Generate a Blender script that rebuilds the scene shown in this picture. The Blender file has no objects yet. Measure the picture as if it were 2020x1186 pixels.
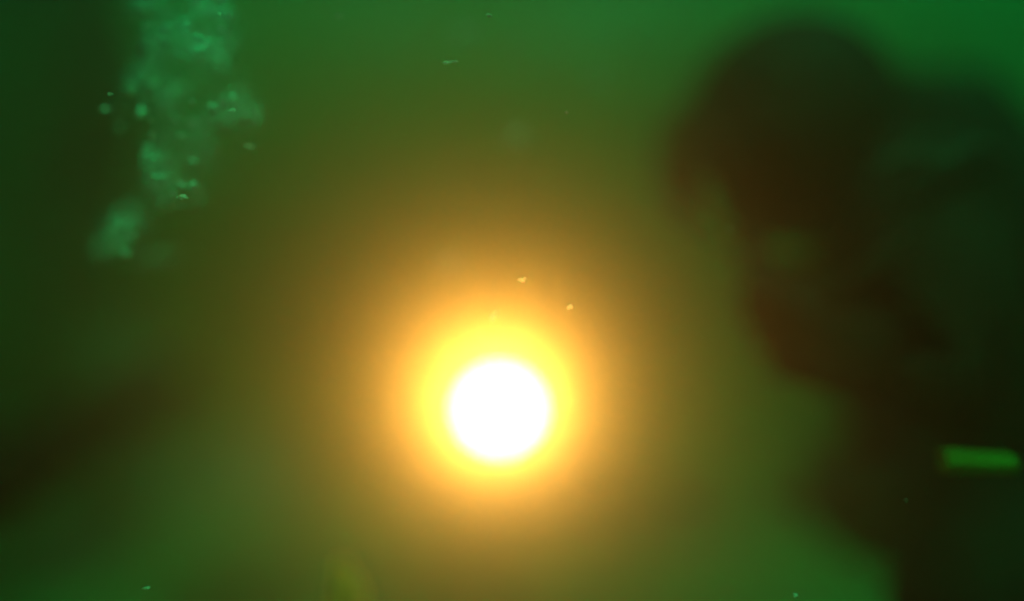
import bpy, bmesh, math, random
from mathutils import Vector, Matrix, noise
R = math.radians
sc = bpy.context.scene
C = sc.collection
random.seed(7)

# ------------------------------------------------------------------ camera
CAM_Z = 0.5
HALF = math.tan(R(35))
cam = bpy.data.cameras.new("camera")
cam.lens = 18.0 / HALF
cam.sensor_width = 36.0
cam.clip_start = 0.02
cam.clip_end = 200.0
cam.dof.use_dof = True
cam.dof.focus_distance = 0.41
cam.dof.aperture_fstop = 0.40
cam_o = bpy.data.objects.new("camera", cam)
C.objects.link(cam_o)
cam_o.location = (0, 0, CAM_Z)
cam_o.rotation_euler = (R(90), 0, 0)
sc.camera = cam_o

# ------------------------------------------------------------------ world, sun, exposure
SUN_EL, SUN_AZ = 66.0, 165.0
w = bpy.data.worlds.new("World")
sc.world = w
w.use_nodes = True
nt = w.node_tree
nt.nodes.clear()
out = nt.nodes.new("ShaderNodeOutputWorld")
bg = nt.nodes.new("ShaderNodeBackground")
sky = nt.nodes.new("ShaderNodeTexSky")
sky.sky_type = 'NISHITA'
sky.sun_disc = False
sky.sun_elevation = R(SUN_EL)
sky.sun_rotation = R(SUN_AZ)
bg.inputs['Strength'].default_value = 0.15
nt.links.new(sky.outputs[0], bg.inputs[0])
nt.links.new(bg.outputs[0], out.inputs[0])
sun = bpy.data.lights.new("sun", 'SUN')
sun.energy = 5.0
sun.angle = R(0.5)
sun.color = (1.0, 0.95, 0.86)
sun_o = bpy.data.objects.new("sun", sun)
C.objects.link(sun_o)
d = Vector((math.sin(R(SUN_AZ)) * math.cos(R(SUN_EL)), math.cos(R(SUN_AZ)) * math.cos(R(SUN_EL)), math.sin(R(SUN_EL))))
sun_o.rotation_euler = d.to_track_quat('Z', 'Y').to_euler()
sun_o.location = (0, 0, 20)
sc.view_settings.view_transform = 'Standard'
sc.view_settings.look = 'None'
sc.view_settings.exposure = -0.1
sc.view_settings.gamma = 1.0
sc.cycles.max_bounces = 8
sc.cycles.volume_bounces = 2
sc.cycles.sample_clamp_indirect = 6.0
sc.cycles.use_denoising = True

# water and arc constants
SCATTER = (0.18, 0.18, 0.18)
ABSORB = (0.85, 0.060, 0.25)
ANISO = 0.87
DEPTH = 6.5
BEAM = (355.0, 54.0, 7.0)
BEAM_DEG = 11
ARC_EMIT = (100, 24, 17.0)


# ------------------------------------------------------------------ helpers
def at(px, py, y):
    k = 2 * HALF * y / 2020.0
    return Vector(((px - 1010) * k, y, CAM_Z - (py - 593) * k))


NEAR = 0.666


def P(px, py, y):
    """a place in the scene seen at this spot of the photograph"""
    return at(px, py, y * NEAR)


def S(px, y):
    return px * 2 * HALF * y * NEAR / 2020.0


BODY = 0.745


def Q(px, py, y):
    """the same for the diver's joints"""
    return at(px, py, (0.966 + (y - 1.45) * 0.75) * BODY)


def obj(name, bm, mat, parent=None, smooth=True):
    me = bpy.data.meshes.new(name)
    bm.to_mesh(me)
    bm.free()
    if smooth:
        for p in me.polygons:
            p.use_smooth = True
    if mat:
        me.materials.append(mat)
    o = bpy.data.objects.new(name, me)
    C.objects.link(o)
    if parent:
        o.parent = parent
        o.matrix_parent_inverse = Matrix.Translation(parent_world(parent)).inverted()
    return o


def parent_world(p):
    v = Vector(p.location)
    if p.parent:
        # parts are built in world space at the origin; only the thing's empty is offset
        v = Vector((0, 0, 0)) + (parent_world(p.parent) if p.type == 'EMPTY' else Vector((0, 0, 0)))
    return v


def tag(o, label=None, cat=None, group=None, kind=None):
    for k, v in (("label", label), ("category", cat), ("group", group), ("kind", kind)):
        if v:
            o[k] = v
    return o


def empty(name, loc):
    o = bpy.data.objects.new(name, None)
    C.objects.link(o)
    o.location = loc
    return o


def add_tube(bm, pts, radii, n=16, caps=True):
    pts = [Vector(p) for p in pts]
    if not hasattr(radii, '__len__'):
        radii = [radii] * len(pts)
    rings = []
    up = None
    for i, p in enumerate(pts):
        a = pts[max(i - 1, 0)]
        b = pts[min(i + 1, len(pts) - 1)]
        t = (b - a).normalized()
        if up is None:
            up = Vector((0, 0, 1)) if abs(t.z) < 0.9 else Vector((1, 0, 0))
        s = t.cross(up).normalized()
        up = s.cross(t).normalized()
        rings.append([bm.verts.new(p + (s * math.cos(2 * math.pi * k / n) + up * math.sin(2 * math.pi * k / n)) * radii[i]) for k in range(n)])
    for i in range(len(rings) - 1):
        for k in range(n):
            bm.faces.new((rings[i][k], rings[i][(k + 1) % n], rings[i + 1][(k + 1) % n], rings[i + 1][k]))
    if caps:
        bm.faces.new(rings[0][::-1])
        bm.faces.new(rings[-1])


def smooth_path(pts, k=6):
    pts = [Vector(p) for p in pts]
    res = []
    for i in range(len(pts) - 1):
        p0, p1, p2, p3 = pts[max(i - 1, 0)], pts[i], pts[i + 1], pts[min(i + 2, len(pts) - 1)]
        for j in range(k):
            t = j / k
            res.append(0.5 * ((2 * p1) + (p2 - p0) * t + (2 * p0 - 5 * p1 + 4 * p2 - p3) * t * t + (3 * p1 - p0 - 3 * p2 + p3) * t ** 3))
    res.append(pts[-1])
    return res


def add_blob(bm, c, rad, sub=2, amp=0.25, freq=3.0, rot=0.0, seed=0.0):
    tmp = bmesh.new()
    bmesh.ops.create_icosphere(tmp, subdivisions=sub, radius=1.0)
    m = Matrix.Rotation(rot, 3, 'Y')
    vs = []
    for v in tmp.verts:
        k = 1 + amp * noise.noise(v.co * freq * 0.6 + Vector((seed, seed * 1.7, -seed)))
        q = Vector((v.co.x * rad[0], v.co.y * rad[1], v.co.z * rad[2])) * k
        vs.append(bm.verts.new(Vector(c) + m @ q))
    for f in tmp.faces:
        bm.faces.new([vs[v.index] for v in f.verts])
    tmp.free()


def skin(name, nodes, edges, mat, parent, sub=2):
    """one continuous surface grown over a skeleton; nodes: name -> (point, radius)"""
    me = bpy.data.meshes.new(name)
    idx = {k: i for i, k in enumerate(nodes)}
    me.from_pydata([tuple(nodes[k][0]) for k in nodes], [(idx[a], idx[b]) for a, b in edges], [])
    o = bpy.data.objects.new(name, me)
    C.objects.link(o)
    m = o.modifiers.new("skin", 'SKIN')
    m.use_smooth_shade = True
    for i, k in enumerate(nodes):
        r = nodes[k][1]
        sv = me.skin_vertices[0].data[i]
        sv.radius = (r, r)
        sv.use_root = (i == 0)
    s = o.modifiers.new("subdivision", 'SUBSURF')
    s.levels = sub
    s.render_levels = sub
    me.materials.append(mat)
    if parent:
        o.parent = parent
        o.matrix_parent_inverse = Matrix.Translation(parent_world(parent)).inverted()
    return o


# ------------------------------------------------------------------ materials
def mat_rough(name, c1, c2, scale=6.0, rough=0.8, bump=0.0, trans=0.0, spec=0.5):
    m = bpy.data.materials.new(name)
    m.use_nodes = True
    n = m.node_tree.nodes
    l = m.node_tree.links
    b = n["Principled BSDF"]
    b.inputs['Roughness'].default_value = rough
    b.inputs['Specular IOR Level'].default_value = spec
    tc = n.new("ShaderNodeTexCoord")
    nz = n.new("ShaderNodeTexNoise")
    nz.inputs['Scale'].default_value = scale
    nz.inputs['Detail'].default_value = 6
    cr = n.new("ShaderNodeValToRGB")
    cr.color_ramp.elements[0].position = 0.35
    cr.color_ramp.elements[1].position = 0.68
    cr.color_ramp.elements[0].color = (*c1, 1)
    cr.color_ramp.elements[1].color = (*c2, 1)
    l.new(tc.outputs['Object'], nz.inputs['Vector'])
    l.new(nz.outputs['Fac'], cr.inputs['Fac'])
    l.new(cr.outputs['Color'], b.inputs['Base Color'])
    if bump:
        bp = n.new("ShaderNodeBump")
        bp.inputs['Strength'].default_value = bump
        bp.inputs['Distance'].default_value = 0.02
        l.new(nz.outputs['Fac'], bp.inputs['Height'])
        l.new(bp.outputs['Normal'], b.inputs['Normal'])
    if trans:
        t = n.new("ShaderNodeBsdfTranslucent")
        mx = n.new("ShaderNodeMixShader")
        mx.inputs[0].default_value = trans
        l.new(cr.outputs['Color'], t.inputs['Color'])
        l.new(b.outputs[0], mx.inputs[1])
        l.new(t.outputs[0], mx.inputs[2])
        l.new(mx.outputs[0], n["Material Output"].inputs['Surface'])
    return m


M_SUIT = mat_rough("black_neoprene", (0.005, 0.006, 0.005), (0.014, 0.015, 0.013), 14, 0.9, 0.3, spec=0.06)
M_HOOD = mat_rough("dark_helmet", (0.006, 0.006, 0.0055), (0.014, 0.013, 0.011), 9, 0.7, 0.1, spec=0.08)
M_GLASS = mat_rough("dark_faceplate", (0.006, 0.006, 0.006), (0.01, 0.01, 0.01), 3, 0.6, spec=0.02)
M_METAL = mat_rough("amber_lit_metal", (0.30, 0.12, 0.05), (0.5, 0.22, 0.10), 20, 0.8, 0.1, spec=0.1)  # reddish colour puts the torch's amber light on the collar
M_PIPE = mat_rough("rusted_pipe", (0.004, 0.004, 0.003), (0.012, 0.01, 0.008), 12, 0.95, 0.5, spec=0.05)
M_PILE = mat_rough("overgrown_pile", (0.02, 0.03, 0.015), (0.06, 0.075, 0.04), 5, 0.9, 0.8, spec=0.1)
M_SILT = mat_rough("silt", (0.035, 0.042, 0.022), (0.13, 0.145, 0.085), 1.6, 0.95, 0.6, spec=0.1)
M_STRAP = mat_rough("webbing", (0.03, 0.036, 0.036), (0.07, 0.08, 0.075), 30, 0.9, spec=0.1)  # paler than the suit, carries the strap's glint as colour
M_LIME = mat_rough("lime_band", (0.24, 0.115, 0.015), (0.33, 0.16, 0.02), 25, 0.9, spec=0.03)
M_FLAKE = mat_rough("pale_flake", (0.50, 0.60, 0.60), (0.75, 0.85, 0.84), 60, 0.7, 0, 0.5)
M_DULL = mat_rough("dull_flake", (0.32, 0.42, 0.42), (0.5, 0.6, 0.6), 40, 0.9, 0, 0.4)
M_FAINT = mat_rough("faint_flake", (0.06, 0.09, 0.09), (0.12, 0.15, 0.15), 40, 0.9, 0, 0.4)
M_RUST = mat_rough("rusty_flake", (0.45, 0.2, 0.08), (0.6, 0.3, 0.12), 40, 0.9, 0, 0.4)
M_BUBBLE = mat_rough("bubble", (0.40, 0.5, 0.52), (0.9, 0.97, 0.97), 12, 0.4, 0, 0.4)
M_TUFT = mat_rough("tuft", (0.95, 0.55, 0.14), (1.0, 0.72, 0.26), 40, 0.9, 0.2, 0.85)
m = bpy.data.materials.new("glowing_arc")
m.use_nodes = True
n = m.node_tree.nodes
n.clear()
e = n.new("ShaderNodeEmission")
o_ = n.new("ShaderNodeOutputMaterial")
mxv = max(ARC_EMIT)
e.inputs['Color'].default_value = (ARC_EMIT[0] / mxv, ARC_EMIT[1] / mxv, ARC_EMIT[2] / mxv, 1)
e.inputs['Strength'].default_value = mxv
m.node_tree.links.new(e.outputs[0], o_.inputs['Surface'])
M_ARC = m

# ------------------------------------------------------------------ water and seabed
m = bpy.data.materials.new("green_water")
m.use_nodes = True
n = m.node_tree.nodes
n.clear()
o_ = n.new("ShaderNodeOutputMaterial")
vs = n.new("ShaderNodeVolumeScatter")
k = max(SCATTER)
vs.inputs['Color'].default_value = (*[s / k for s in SCATTER], 1)
vs.inputs['Density'].default_value = k
vs.inputs['Anisotropy'].default_value = ANISO
va = n.new("ShaderNodeVolumeAbsorption")
k = 4.0
va.inputs['Color'].default_value = (*[1 - a / k for a in ABSORB], 1)
va.inputs['Density'].default_value = k
ad = n.new("ShaderNodeAddShader")
m.node_tree.links.new(vs.outputs[0], ad.inputs[0])
m.node_tree.links.new(va.outputs[0], ad.inputs[1])
m.node_tree.links.new(ad.outputs[0], o_.inputs['Volume'])
bm = bmesh.new()
bmesh.ops.create_cube(bm, size=1.0)
for v in bm.verts:
    v.co = Vector((v.co.x * 56, v.co.y * 56 + 6, -1.4 if v.co.z < 0 else DEPTH))
tag(obj("water", bm, m, smooth=False), kind="structure")

bm = bmesh.new()
N = 150
def warp(t):
    return math.copysign(abs(t) ** 2.6, t) * 27
grid = []
for i in range(N + 1):
    row = []
    for j in range(N + 1):
        x = warp(2 * i / N - 1)
        y = warp(2 * j / N - 1) + 2.0
        z = 0.10 * noise.noise(Vector((x * 0.9, y * 0.9, 3))) + 0.035 * noise.noise(Vector((x * 3.1, y * 3.1, 8))) + 0.012 * noise.noise(Vector((x * 9, y * 9, 1)))
        row.append(bm.verts.new((x, y, z - 0.24)))
    grid.append(row)
for i in range(N):
    for j in range(N):
        bm.faces.new((grid[i][j], grid[i + 1][j], grid[i + 1][j + 1], grid[i][j + 1]))
tag(obj("seabed", bm, M_SILT), kind="structure")


def ground(x, y):
    return 0.10 * noise.noise(Vector((x * 0.9, y * 0.9, 3))) + 0.035 * noise.noise(Vector((x * 3.1, y * 3.1, 8))) - 0.24


# ------------------------------------------------------------------ the glowing arc
ARC_Y = 1.95
c = P(985, 809, ARC_Y)
ra = S(42, ARC_Y)
torch = empty("dive_torch", c)
bm = bmesh.new()
bmesh.ops.create_uvsphere(bm, u_segments=40, v_segments=24, radius=1.0)
for v in bm.verts:
    k = 1 + 0.05 * noise.noise(v.co * 1.6 + Vector((4, 2, 9)))
    if v.co.x > 0.45 and v.co.z > 0.3:
        k *= 1.04
    q = v.co * ra * k
    q.y *= 0.35
    v.co = c + q
obj("lens", bm, M_ARC, torch)
aim = Vector((-0.014, 0, CAM_Z + 0.05))
ax = (c - aim).normalized()
bm = bmesh.new()
add_tube(bm, [c + ax * 0.03, c + ax * 0.08, c + ax * 0.10, c + ax * 0.26, c + ax * 0.27], [ra * 0.9, ra * 0.85, ra * 0.55, ra * 0.5, ra * 0.4], 28)
obj("housing", bm, M_HOOD, torch)
tag(torch, "blinding white round torch light glaring in an amber halo at lower centre", "torch")
beam = bpy.data.lights.new("torch_beam", 'SPOT')
mxb = max(BEAM)
beam.energy = mxb
beam.color = [v / mxb for v in BEAM]
beam.spot_size = R(BEAM_DEG)
beam.spot_blend = 1.0
beam.shadow_soft_size = 0.07
bo = bpy.data.objects.new("torch_beam", beam)
C.objects.link(bo)
bo.location = c - ax * (ra * 0.36 + 0.045)
bo.rotation_euler = ax.to_track_quat('Z', 'Y').to_euler()

# ------------------------------------------------------------------ overgrown pile and bent pipe on the left
bm = bmesh.new()
pile_x, pile_y, pile_r = -1.53, 2.0, 0.44
rings, n_ = 60, 48
prev = None
for i in range(rings + 1):
    z = -0.5 + i * 7.4 / rings
    ring = []
    for k in range(n_):
        a = 2 * math.pi * k / n_
        r = pile_r + 0.05 * noise.noise(Vector((math.cos(a) * 2, math.sin(a) * 2, z * 2.2))) + 0.03 * noise.noise(Vector((math.cos(a) * 6, math.sin(a) * 6, z * 7)))
        ring.append(bm.verts.new((pile_x + r * math.cos(a), pile_y + r * math.sin(a), z)))
    if prev:
        for k in range(n_):
            bm.faces.new((prev[k], prev[(k + 1) % n_], ring[(k + 1) % n_], ring[k]))
    prev = ring
bm.faces.new(prev)
tag(obj("pile", bm, M_PILE), "dark overgrown round pile rising along the left edge behind the bubbles", "pile")

bm = bmesh.new()
pts = smooth_path([P(345, 752, 2.35), P(280, 790, 2.1), P(130, 868, 1.6), P(0, 935, 1.22), P(-230, 1010, 0.95), Vector((-0.80, 0.45, 0.18)), Vector((-0.86, 0.42, -0.42))], 8)
add_tube(bm, pts, [0.048 + 0.004 * noise.noise(p * 9) for p in pts], 20)
tag(obj("pipe", bm, M_PIPE), "thick dark pipe slanting in from the left edge towards the light", "pipe")

# ------------------------------------------------------------------ the diver, kneeling and hunched at the right
DY = 1.45
root = empty("person", Q(1950, 1290, DY))
tag(root, "person in a dark diving suit and round hood, hunched at the right towards the light", "person")
nodes = {
    'pelvis': (Q(2090, 900, 1.50), 0.150),
    'belly': (Q(1930, 760, 1.46), 0.185),
    'chest': (Q(1770, 550, 1.42), 0.22),
    'neck': (Q(1660, 430, 1.43), 0.13),
    'head': (Q(1580, 300, 1.45), 0.085),
    'n_sh': (Q(1830, 410, 1.30), 0.125),
    'n_elbow': (Q(1880, 800, 1.08), 0.055),
    'n_mid': (Q(1830, 775, 1.10), 0.050),
    'n_wrist': (Q(1800, 740, 1.16), 0.035),
    'f_sh': (Q(1800, 400, 1.62), 0.125),
    'f_elbow': (Q(1800, 720, 1.70), 0.060),
    'f_wrist': (Q(1740, 630, 1.55), 0.036),
    'n_hip': (Q(2080, 980, 1.36), 0.105),
    'n_thigh': (Q(1960, 1090, 1.28), 0.095),
    'n_knee': (Q(1830, 1230, 1.24), 0.075),
    'n_shin': (Q(2050, 1290, 1.30), 0.055),
    'n_ankle': (Q(2300, 1270, 1.36), 0.042),
    'f_hip': (Q(2000, 900, 1.70), 0.125),
    'f_knee': (Q(1640, 970, 1.90), 0.125),
    'f_shin': (Q(1860, 1090, 1.90), 0.075),
    'f_ankle': (Q(2080, 1150, 1.90), 0.055),
}
edges = [('pelvis', 'belly'), ('belly', 'chest'), ('chest', 'neck'), ('neck', 'head'), ('chest', 'n_sh'), ('n_sh', 'n_elbow'), ('n_elbow', 'n_mid'), ('n_mid', 'n_wrist'),
         ('chest', 'f_sh'), ('f_sh', 'f_elbow'), ('f_elbow', 'f_wrist'), ('pelvis', 'n_hip'), ('n_hip', 'n_thigh'), ('n_thigh', 'n_knee'), ('n_knee', 'n_shin'), ('n_shin', 'n_ankle'),
         ('pelvis', 'f_hip'), ('f_hip', 'f_knee'), ('f_knee', 'f_shin'), ('f_shin', 'f_ankle')]
skin("body", {k: (p, r * BODY) for k, (p, r) in nodes.items()}, edges, M_SUIT, root)


def glove(wrist, d, side, curl):
    """a gloved hand: palm and five bent fingers grown from one skeleton; d points along the palm, side across the knuckles, curl where fingers close"""
    d, side, curl = d.normalized(), side.normalized(), curl.normalized()
    nd = {'palm': (wrist + d * 0.05, 0.026), 'wrist': (wrist, 0.034)}
    ed = [('wrist', 'palm')]
    for i, (off, ln) in enumerate(((0.030, 0.9), (0.010, 1.0), (-0.010, 0.95), (-0.029, 0.75))):
        k0 = wrist + d * 0.088 + side * off
        k1 = k0 + (d * 0.5 + curl * 0.85).normalized() * 0.042 * ln
        k2 = k1 + (d * -0.55 + curl * 0.8).normalized() * 0.028 * ln
        k3 = k2 + (d * -1 + curl * -0.2).normalized() * 0.022 * ln
        nd['k%d' % i] = (k0, 0.0125)
        nd['m%d' % i] = (k1, 0.0115)
        nd['t%d' % i] = (k2, 0.0105)
        nd['e%d' % i] = (k3, 0.009)
        ed += [('palm', 'k%d' % i), ('k%d' % i, 'm%d' % i), ('m%d' % i, 't%d' % i), ('t%d' % i, 'e%d' % i)]
    b0 = wrist + d * 0.035 + side * 0.035
    b1 = b0 + (d * 0.7 + side * 0.35 + curl * 0.5).normalized() * 0.038
    b2 = b1 + (d * 0.5 - side * 0.35 + curl * 0.6).normalized() * 0.03
    nd['b0'], nd['b1'], nd['b2'] = (b0, 0.015), (b1, 0.0125), (b2, 0.010)
    ed += [('palm', 'b0'), ('b0', 'b1'), ('b1', 'b2')]
    return skin("glove", nd, ed, M_SUIT, root, 2)


wr = Q(1800, 740, 1.16)
glove(wr, Vector((-1, 0.15, 0.35)), Vector((-0.3, 0.1, 1)), Vector((-0.1, 1, 0)))
glove(Q(1740, 630, 1.55), Vector((-1, -0.2, -0.3)), Vector((-0.2, 0.2, 1)), Vector((0.1, -1, -0.1)))

# helmet with faceplate, rim, valve
hc = Q(1560, 272, DY)
hw, hh = S(212, DY) * BODY, S(238, DY) * BODY
bm = bmesh.new()
bmesh.ops.create_uvsphere(bm, u_segments=48, v_segments=32, radius=1.0)
for v in bm.verts:
    x, y, z = v.co
    if z < -0.6:
        z = -0.6 + (z + 0.6) * 0.6
    v.co = hc + Vector((x * hw, y * hw * 0.95, z * hh))
helmet = obj("hood", bm, M_HOOD, root)
fd = Vector((-0.80, -0.38, -0.30)).normalized()
fu = Vector((0, 0, 1)) - fd * fd.z
fu.normalize()
fs = fd.cross(fu)
bm = bmesh.new()
fc = hc + Vector((fd.x * hw, fd.y * hw, fd.z * hh)) * 0.86
ringv = []
for j, (q, h) in enumerate(((1.0, 0.0), (0.95, 0.018), (0.6, 0.03), (0.0, 0.034))):
    if q == 0:
        ctr = bm.verts.new(fc + fd * h)
        for k in range(32):
            bm.faces.new((ringv[-1][k], ringv[-1][(k + 1) % 32], ctr))
        break
    ring = [bm.verts.new(fc + (fs * math.cos(2 * math.pi * k / 32) * 0.075 + fu * math.sin(2 * math.pi * k / 32) * 0.055) * q + fd * h) for k in range(32)]
    if ringv:
        for k in range(32):
            bm.faces.new((ringv[-1][k], ringv[-1][(k + 1) % 32], ring[(k + 1) % 32], ring[k]))
    ringv.append(ring)
obj("mask_glass", bm, M_GLASS, helmet)
bm = bmesh.new()
loop = [fc + fs * math.cos(2 * math.pi * k / 40) * 0.079 + fu * math.sin(2 * math.pi * k / 40) * 0.059 + fd * 0.004 for k in range(41)]
add_tube(bm, loop, 0.008, 10)
obj("mask_frame", bm, M_HOOD, helmet)
bm = bmesh.new()
add_tube(bm, smooth_path([Q(1398, 345, 1.36), Q(1405, 420, 1.34), Q(1448, 472, 1.335), Q(1510, 497, 1.34), Q(1590, 496, 1.36), Q(1680, 470, 1.40)], 6), 0.009, 12)
obj("collar", bm, M_METAL, root)
bm = bmesh.new()
vc = Q(1465, 430, 1.34)
add_tube(bm, [vc + Vector((0.02, 0.06, 0.02)), vc, vc + Vector((-0.012, -0.012, -0.006))], [0.026, 0.026, 0.018], 20)
obj("regulator", bm, M_SUIT, root)
bm = bmesh.new()
add_tube(bm, smooth_path([Q(1475, 440, 1.33), Q(1500, 560, 1.27), Q(1600, 600, 1.20), Q(1740, 520, 1.16), Q(1850, 360, 1.22), Q(1900, 260, 1.45)], 8), 0.011, 10)
obj("hose", bm, M_SUIT, root)

# pale line put in for the glint on the shoulder strap, and the lime band on the thigh
bm = bmesh.new()
path = [Q(1728, 345, 1.17), Q(1748, 322, 1.165), Q(1800, 301, 1.16), Q(1814, 316, 1.155), Q(1850, 318, 1.15), Q(1882, 306, 1.16), Q(1915, 288, 1.17), Q(1990, 300, 1.25)]
add_tube(bm, smooth_path(path, 5), [0.003] + [0.0042] * 34 + [0.004], 8)
obj("strap_glint", bm, M_STRAP, root)

# air tank on the back
ta, tb = Q(1850, 330, 1.58), Q(2110, 620, 1.62)
ax = (tb - ta).normalized()
bm = bmesh.new()
pts, rr = [], []
for k in range(6):
    a = k / 5 * math.pi / 2
    pts.append(ta - ax * 0.0 + ax * (0.10 - 0.10 * math.cos(0)) + ax * (0.10 * (1 - math.cos(a))) * 0 + ax * (0.09 * (math.sin(a) - 1)))
    rr.append(max(0.012, 0.085 * math.sin(a) if k else 0.012))
pts.append(tb)
rr.append(0.085)
tank = empty("air_tank", Q(1980, 470, 1.6))
off = Vector((0.01, 0.05, 0.06))
pts = [p + off for p in pts]
add_tube(bm, pts, rr, 32)
obj("cylinder", bm, M_HOOD, tank)
bm = bmesh.new()
add_tube(bm, [pts[0] - ax * 0.04, pts[0] + ax * 0.004], 0.018, 16)
obj("valve", bm, M_METAL, tank)
tag(tank, "dark air tank strapped to the hunched diver's back at the upper right", "air tank")

# lime coloured strip
bm = bmesh.new()
by = 0.70
a, b = P(1855, 909, by), P(1992, 914, by)
h = S(21, by)
cs = []
for t in [i / 10 for i in range(11)]:
    p = a.lerp(b, t)
    hh2 = h * (1 - 0.12 * t)
    cs.append([bm.verts.new(p + Vector((0, q[0], q[1]))) for q in ((-0.006, -hh2), (-0.009, 0), (-0.006, hh2), (0.004, hh2), (0.004, -hh2))])
for i in range(10):
    for k in range(5):
        bm.faces.new((cs[i][k], cs[i][(k + 1) % 5], cs[i + 1][(k + 1) % 5], cs[i + 1][k]))
bm.faces.new(cs[0][::-1])
bm.faces.new(cs[-1])
tag(obj("plastic_strip", bm, M_LIME, smooth=False), "flat lime green strip lying level near the right edge, below the dark diver", "strip")

# electrode holder in the near hand
hold = empty("electrode_holder", Q(1640, 700, 1.18))
bm = bmesh.new()
add_tube(bm, [Q(1640, 691, 1.19), Q(1665, 694, 1.19), Q(1790, 712, 1.2)], [0.009, 0.014, 0.014], 16)
obj("grip", bm, M_SUIT, hold)
bm = bmesh.new()
add_tube(bm, [Q(1495, 686, 1.22), Q(1642, 691, 1.19)], [0.0028, 0.004], 10)
obj("rod", bm, M_METAL, hold)
tag(hold, "thin pale metal rod poking left out of the diver's gloved hand", "welding rod")

# ------------------------------------------------------------------ tuft on the seabed
ty = 0.80
base = P(700, 1215, ty)
root_pt = Vector((base.x - 0.01, base.y + 0.03, ground(base.x, base.y) - 0.02))
tu = empty("weed_tuft", root_pt)
rnd = random.Random(5)
bm = bmesh.new()
for k in range(130):
    x0 = base + Vector((rnd.uniform(-0.007, 0.007), rnd.uniform(-0.01, 0.01), rnd.uniform(-0.03, 0.0)))
    tip = P(rnd.uniform(658, 708), rnd.uniform(1098, 1170), ty) + Vector((0, rnd.uniform(-0.015, 0.015), 0))
    if tip.x > P(692, 0, ty).x:
        tip.z -= rnd.uniform(0.005, 0.014)
    mid = x0.lerp(tip, 0.55) + Vector((rnd.uniform(-0.004, 0.004), rnd.uniform(-0.004, 0.004), 0))
    pts = smooth_path([x0, mid, tip], 5)
    wd = rnd.uniform(0.003, 0.006)
    ang = rnd.uniform(-0.9, 0.9)
    prev = None
    for q, p in enumerate(pts):
        t = q / (len(pts) - 1)
        hw_ = wd * (1.05 - t ** 2.2) * (1 + 0.3 * math.sin(q * 2.3 + k))
        sv = Vector((math.cos(ang), math.sin(ang), 0.15)) * hw_
        pr = (bm.verts.new(p - sv), bm.verts.new(p + sv))
        if prev:
            bm.faces.new((prev[0], prev[1], pr[1], pr[0]))
        prev = pr
obj("fronds", bm, M_TUFT, tu)
bm = bmesh.new()
add_tube(bm, smooth_path([root_pt, root_pt.lerp(base, 0.5) + Vector((0.015, 0, 0)), base + Vector((0, 0, 0.01))], 6), 0.0045, 8)
obj("stalk", bm, M_TUFT, tu)
tag(tu, "ragged pale orange tuft at the bottom edge left of the light", "tuft")

# ------------------------------------------------------------------ bubble plume, upper left
bm = bmesh.new()
rnd = random.Random(11)
cnt = 0
while cnt < 800:
    py = rnd.uniform(-60, 500)
    if py < 250:
        lo, hi = 258 + 25 * math.sin(py * 0.02), 500 - 55 * (1 - py / 250) + 20 * math.sin(py * 0.035)
    elif py < 405:
        lo, hi = 275 + (py - 250) * 0.15, 440 - (py - 250) * 0.35
    else:
        lo, hi = 180 + (500 - py) * 0.7, 305 - (py - 400) * 0.5
    px = rnd.uniform(lo, hi)
    y = rnd.uniform(0.66, 0.92)
    q = noise.noise(Vector((px * 0.016, py * 0.016, 5.0)))
    if q < 0.02 + 0.2 * rnd.random() and rnd.random() < 0.85:
        continue
    r = S(rnd.choice((1.2, 1.8, 2.5, 3.5, 5.0, 6.0, 8.0)), y)
    add_blob(bm, P(px, py, y), (r * rnd.uniform(0.8, 1.7), r, r * rnd.uniform(0.5, 1.1)), 2, 0.8, 2, rnd.uniform(0, 3), cnt)
    cnt += 1
tag(obj("bubbles", bm, M_BUBBLE), "pale teal plume of fine bubbles rising at the upper left", "bubbles", kind="stuff")

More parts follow.
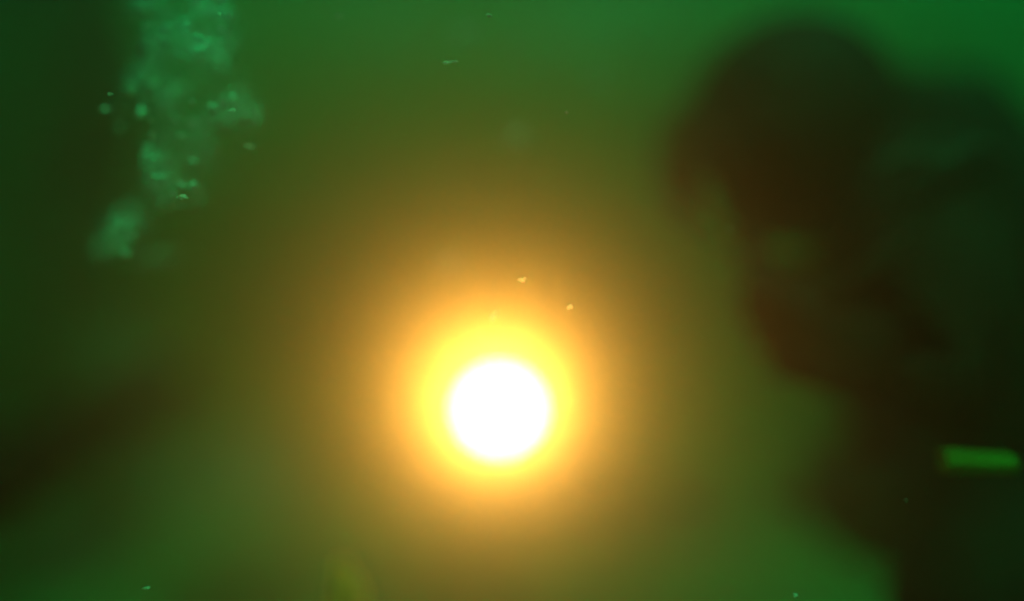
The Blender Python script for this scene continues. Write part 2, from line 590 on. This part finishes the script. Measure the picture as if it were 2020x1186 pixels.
# ------------------------------------------------------------------ drifting flakes
G = "pale flakes drifting in the green water"
FL = [
    # px, py, half width, half height, tilt, y, dull, label
    (391, 72, 21, 15, 0.3, 1.0, 0, "largest bright teal flake, in the upper part of the bubble plume"),
    (313, 77, 9, 8, 0.1, 0.95, 0, "bright small flake left of the largest one in the bubble plume"),
    (290, 48, 5, 5, 0.4, 0.85, 0, "small flake at the upper left corner of the bubble plume"),
    (320, 115, 13, 16, 0.5, 1.05, 1, "dim teal flake midway down the left side of the bubble plume"),
    (432, 26, 6, 4, 0.6, 0.8, 0, "bright speck by the upper right corner of the bubble plume"),
    (440, 37, 5, 4, 0.6, 0.85, 1, "dim speck just below the bright one at the plume's upper right"),
    (435, 79, 3, 6, 0.0, 0.85, 0, "thin upright speck on the right rim of the bubble plume"),
    (207, 213, 10, 5, 0.0, 0.72, 0, "flat triangular pale flake left of the bubble plume"),
    (217, 184, 6, 4, 0.2, 0.8, 1, "dim speck just above the triangular flake left of the plume"),
    (458, 216, 7, 5, -0.1, 0.8, 0, "small pale speck at the lower right of the bubble plume"),
    (490, 286, 11, 5, 0.35, 0.74, 0, "two-toned bright flake on its own right of the bubble plume"),
    (358, 386, 10, 7, 0.0, 0.78, 0, "bright teal flake hanging below the bubble plume"),
    (388, 292, 11, 20, 0.3, 1.1, 1, "upright greyish flake at the foot of the bubble plume"),
    (420, 315, 8, 7, 0.0, 1.0, 1, "small brownish flake right of the upright greyish one"),
    (330, 288, 26, 17, 0.2, 1.2, 1, "broad dim flake at the foot of the bubble plume"),
    (345, 330, 17, 24, 0.2, 1.15, 3, "dim rusty flake under the broad one at the plume's foot"),
    (262, 441, 32, 13, -0.25, 1.1, 1, "long dim teal flake at the far left below the bubble plume"),
    (208, 483, 24, 14, -0.45, 1.1, 1, "dim blurred flake below and left of the long teal flake"),
    (312, 505, 40, 7, -0.25, 1.1, 1, "long faint streak of a flake right of the dim blurred one"),
    (915, 60, 16, 18, 0.4, 1.15, 1, "dim teal flake at the top of the picture left of centre"),
    (888, 121, 18, 4, -0.15, 0.8, 1, "thin flat flake under the dim teal one near the top centre"),
    (965, 29, 7, 4, 0.3, 0.8, 1, "tiny flake close to the top edge near the centre"),
    (1012, 82, 10, 10, 0.3, 1.1, 1, "round faint flake near the top edge just right of centre"),
    (1021, 262, 18, 14, 0.1, 1.1, 1, "broad faint teal flake in the green above the amber glow"),
    (1182, 152, 16, 8, 0.2, 1.1, 1, "faint oval flake left of the diver's dark head"),
    (1117, 221, 4, 3, 0.2, 0.8, 1, "tiny speck below the faint oval flake left of the diver's head"),
    (668, 31, 7, 4, 0.2, 0.85, 1, "faint speck near the top edge between plume and centre"),
    (885, 520, 22, 10, -0.35, 1.1, 1, "broad yellowish flake in the upper left of the amber glow"),
    (1031, 551, 8, 6, -0.2, 0.8, 0, "bright yellow speck straight above the white light, upper one"),
    (975, 620, 7, 12, 0.6, 0.82, 0, "slanted bright yellow flake closest above the white light"),
    (1124, 604, 6, 7, 0.5, 0.8, 0, "small golden speck up and right of the white light"),
    (1440, 451, 3, 2, 0.0, 0.72, 0, "tiny pale speck in front of the diver's face"),
    (1788, 986, 5, 4, 0.2, 0.8, 2, "tiny pale speck in the dark below the diver's arms"),
    (1570, 1174, 5, 4, 0.2, 0.8, 1, "faint speck on the bottom edge right of the light"),
    (288, 1160, 9, 3, -0.1, 0.8, 1, "thin faint speck near the bottom edge at the far left"),
    (1992, 846, 34, 30, 0.2, 1.25, 2, "broad dim teal flake touching the right edge above the lime strip"),
    (1560, 985, 44, 16, 0.1, 1.5, 2, "long dim flake low on the right between light and strip"),
    (1368, 990, 34, 14, -0.1, 1.5, 2, "oval dim flake low on the right, nearer the light"),
]
for i, (px, py, a, b, rot, y, dull, lab) in enumerate(FL):
    y *= 0.78
    bm = bmesh.new()
    # a thin crumpled scale with a ragged rim
    rr, nn = 6, 24
    sd = Vector((i * 3.3 + 1, i * 1.9, 4.0))
    cv = bm.verts.new((0, 0, 0))
    prev = None
    ca, sa = math.cos(rot), math.sin(rot)
    for j in range(1, rr + 1):
        ring = []
        for k in range(nn):
            t = 2 * math.pi * k / nn
            u = j / rr
            q = u * (1 + 0.6 * noise.noise(Vector((math.cos(t) * 1.3, math.sin(t) * 1.3, 0)) + sd))
            x, z = q * math.cos(t) * S(a, y), q * math.sin(t) * S(b, y)
            dy = S(min(a, b), y) * (0.9 * noise.noise(Vector((x / S(a, y) * 1.4, z / S(b, y) * 1.4, 2)) + sd) + 0.5 * u * u)
            ring.append(bm.verts.new((x * ca + z * sa, dy, z * ca - x * sa)))
        for k in range(nn):
            if prev is None:
                bm.faces.new((cv, ring[(k + 1) % nn], ring[k]))
            else:
                bm.faces.new((prev[k], prev[(k + 1) % nn], ring[(k + 1) % nn], ring[k]))
        prev = ring
    o = obj("flake", bm, (M_FLAKE, M_DULL, M_FAINT, M_RUST)[dull])
    o.location = P(px, py, y)
    o.rotation_euler = (-0.6, 0, 0)
    tag(o, lab, "flake", G)


# ------------------------------------------------------------------ clouds of silt, and others added to lighten or darken the view
def silt_veil_material(name, dens, seed, col):
    m = bpy.data.materials.new(name)
    m.use_nodes = True
    n = m.node_tree.nodes
    l = m.node_tree.links
    n.clear()
    o_ = n.new("ShaderNodeOutputMaterial")
    v = n.new("ShaderNodeVolumeScatter")
    v.inputs['Color'].default_value = (*col, 1)
    v.inputs['Anisotropy'].default_value = 0.2
    tc = n.new("ShaderNodeTexCoord")
    gr = n.new("ShaderNodeTexGradient")
    gr.gradient_type = 'QUADRATIC_SPHERE'
    nz = n.new("ShaderNodeTexNoise")
    nz.noise_dimensions = '4D'
    nz.inputs['W'].default_value = seed
    nz.inputs['Scale'].default_value = 2.6
    nz.inputs['Detail'].default_value = 3
    mr = n.new("ShaderNodeMapRange")
    mr.inputs['From Min'].default_value = 0.38
    mr.inputs['From Max'].default_value = 0.62
    mu = n.new("ShaderNodeMath")
    mu.operation = 'MULTIPLY'
    m2 = n.new("ShaderNodeMath")
    m2.operation = 'MULTIPLY'
    m2.inputs[1].default_value = dens
    l.new(tc.outputs['Object'], gr.inputs[0])
    l.new(tc.outputs['Object'], nz.inputs['Vector'])
    l.new(nz.outputs['Fac'], mr.inputs['Value'])
    l.new(gr.outputs['Fac'], mu.inputs[0])
    l.new(mr.outputs['Result'], mu.inputs[1])
    l.new(mu.outputs[0], m2.inputs[0])
    va = n.new("ShaderNodeVolumeAbsorption")
    va.inputs['Color'].default_value = (*col, 1)
    ad = n.new("ShaderNodeAddShader")
    l.new(m2.outputs[0], v.inputs['Density'])
    l.new(m2.outputs[0], va.inputs['Density'])
    l.new(v.outputs[0], ad.inputs[0])
    l.new(va.outputs[0], ad.inputs[1])
    l.new(ad.outputs[0], o_.inputs['Volume'])
    return m


PALE, DARK_VEIL = (0.75, 0.95, 0.95), (0.05, 0.2, 0.06)  # dark clouds are added to blacken patches and dissolve the diver's outline
for i, (px, py, y, a, b, dens, col) in enumerate([
        (375, 130, 1.3, 190, 300, 2.2, PALE), (350, 330, 1.25, 130, 130, 3.0, PALE), (255, 690, 1.6, 150, 130, 4.5, PALE), (450, 960, 1.6, 330, 230, 4.0, PALE), (90, 1090, 1.3, 260, 160, 4.0, PALE),
        (1440, 1070, 1.5, 280, 150, 2.0, PALE), (1720, 1080, 1.3, 240, 190, 7.0, DARK_VEIL), (1180, 60, 2.2, 420, 190, 3.5, PALE), (760, 60, 1.6, 260, 160, 2.5, PALE), (230, 450, 1.5, 170, 90, 2.0, PALE), (1330, 230, 0.72, 190, 280, 0.9, PALE), (1740, 930, 0.72, 340, 220, 0.9, PALE),  # last two are thin haze added to veil the diver
        (1400, 190, 1.05, 290, 230, 16.0, DARK_VEIL), (1610, 610, 1.02, 260, 330, 18.0, DARK_VEIL), (1680, 900, 1.15, 290, 260, 16.0, DARK_VEIL), (1860, 130, 1.1, 230, 150, 10.0, DARK_VEIL),
        (540, 640, 1.7, 330, 130, 5.0, DARK_VEIL), (580, 985, 1.6, 190, 100, 7.0, DARK_VEIL), (1290, 950, 1.6, 210, 120, 6.0, DARK_VEIL), (60, 560, 1.7, 190, 230, 1.5, DARK_VEIL), (1330, 330, 1.0, 190, 260, 9.0, DARK_VEIL)]):
    bm = bmesh.new()
    bmesh.ops.create_icosphere(bm, subdivisions=3, radius=1.0)
    o = obj("silt_veil_cloud", bm, silt_veil_material("silt", dens, i * 2.7, col))
    o.location = P(px, py, y)
    o.scale = (S(a, y), S(min(a, b), y), S(b, y))
    tag(o, kind="stuff")
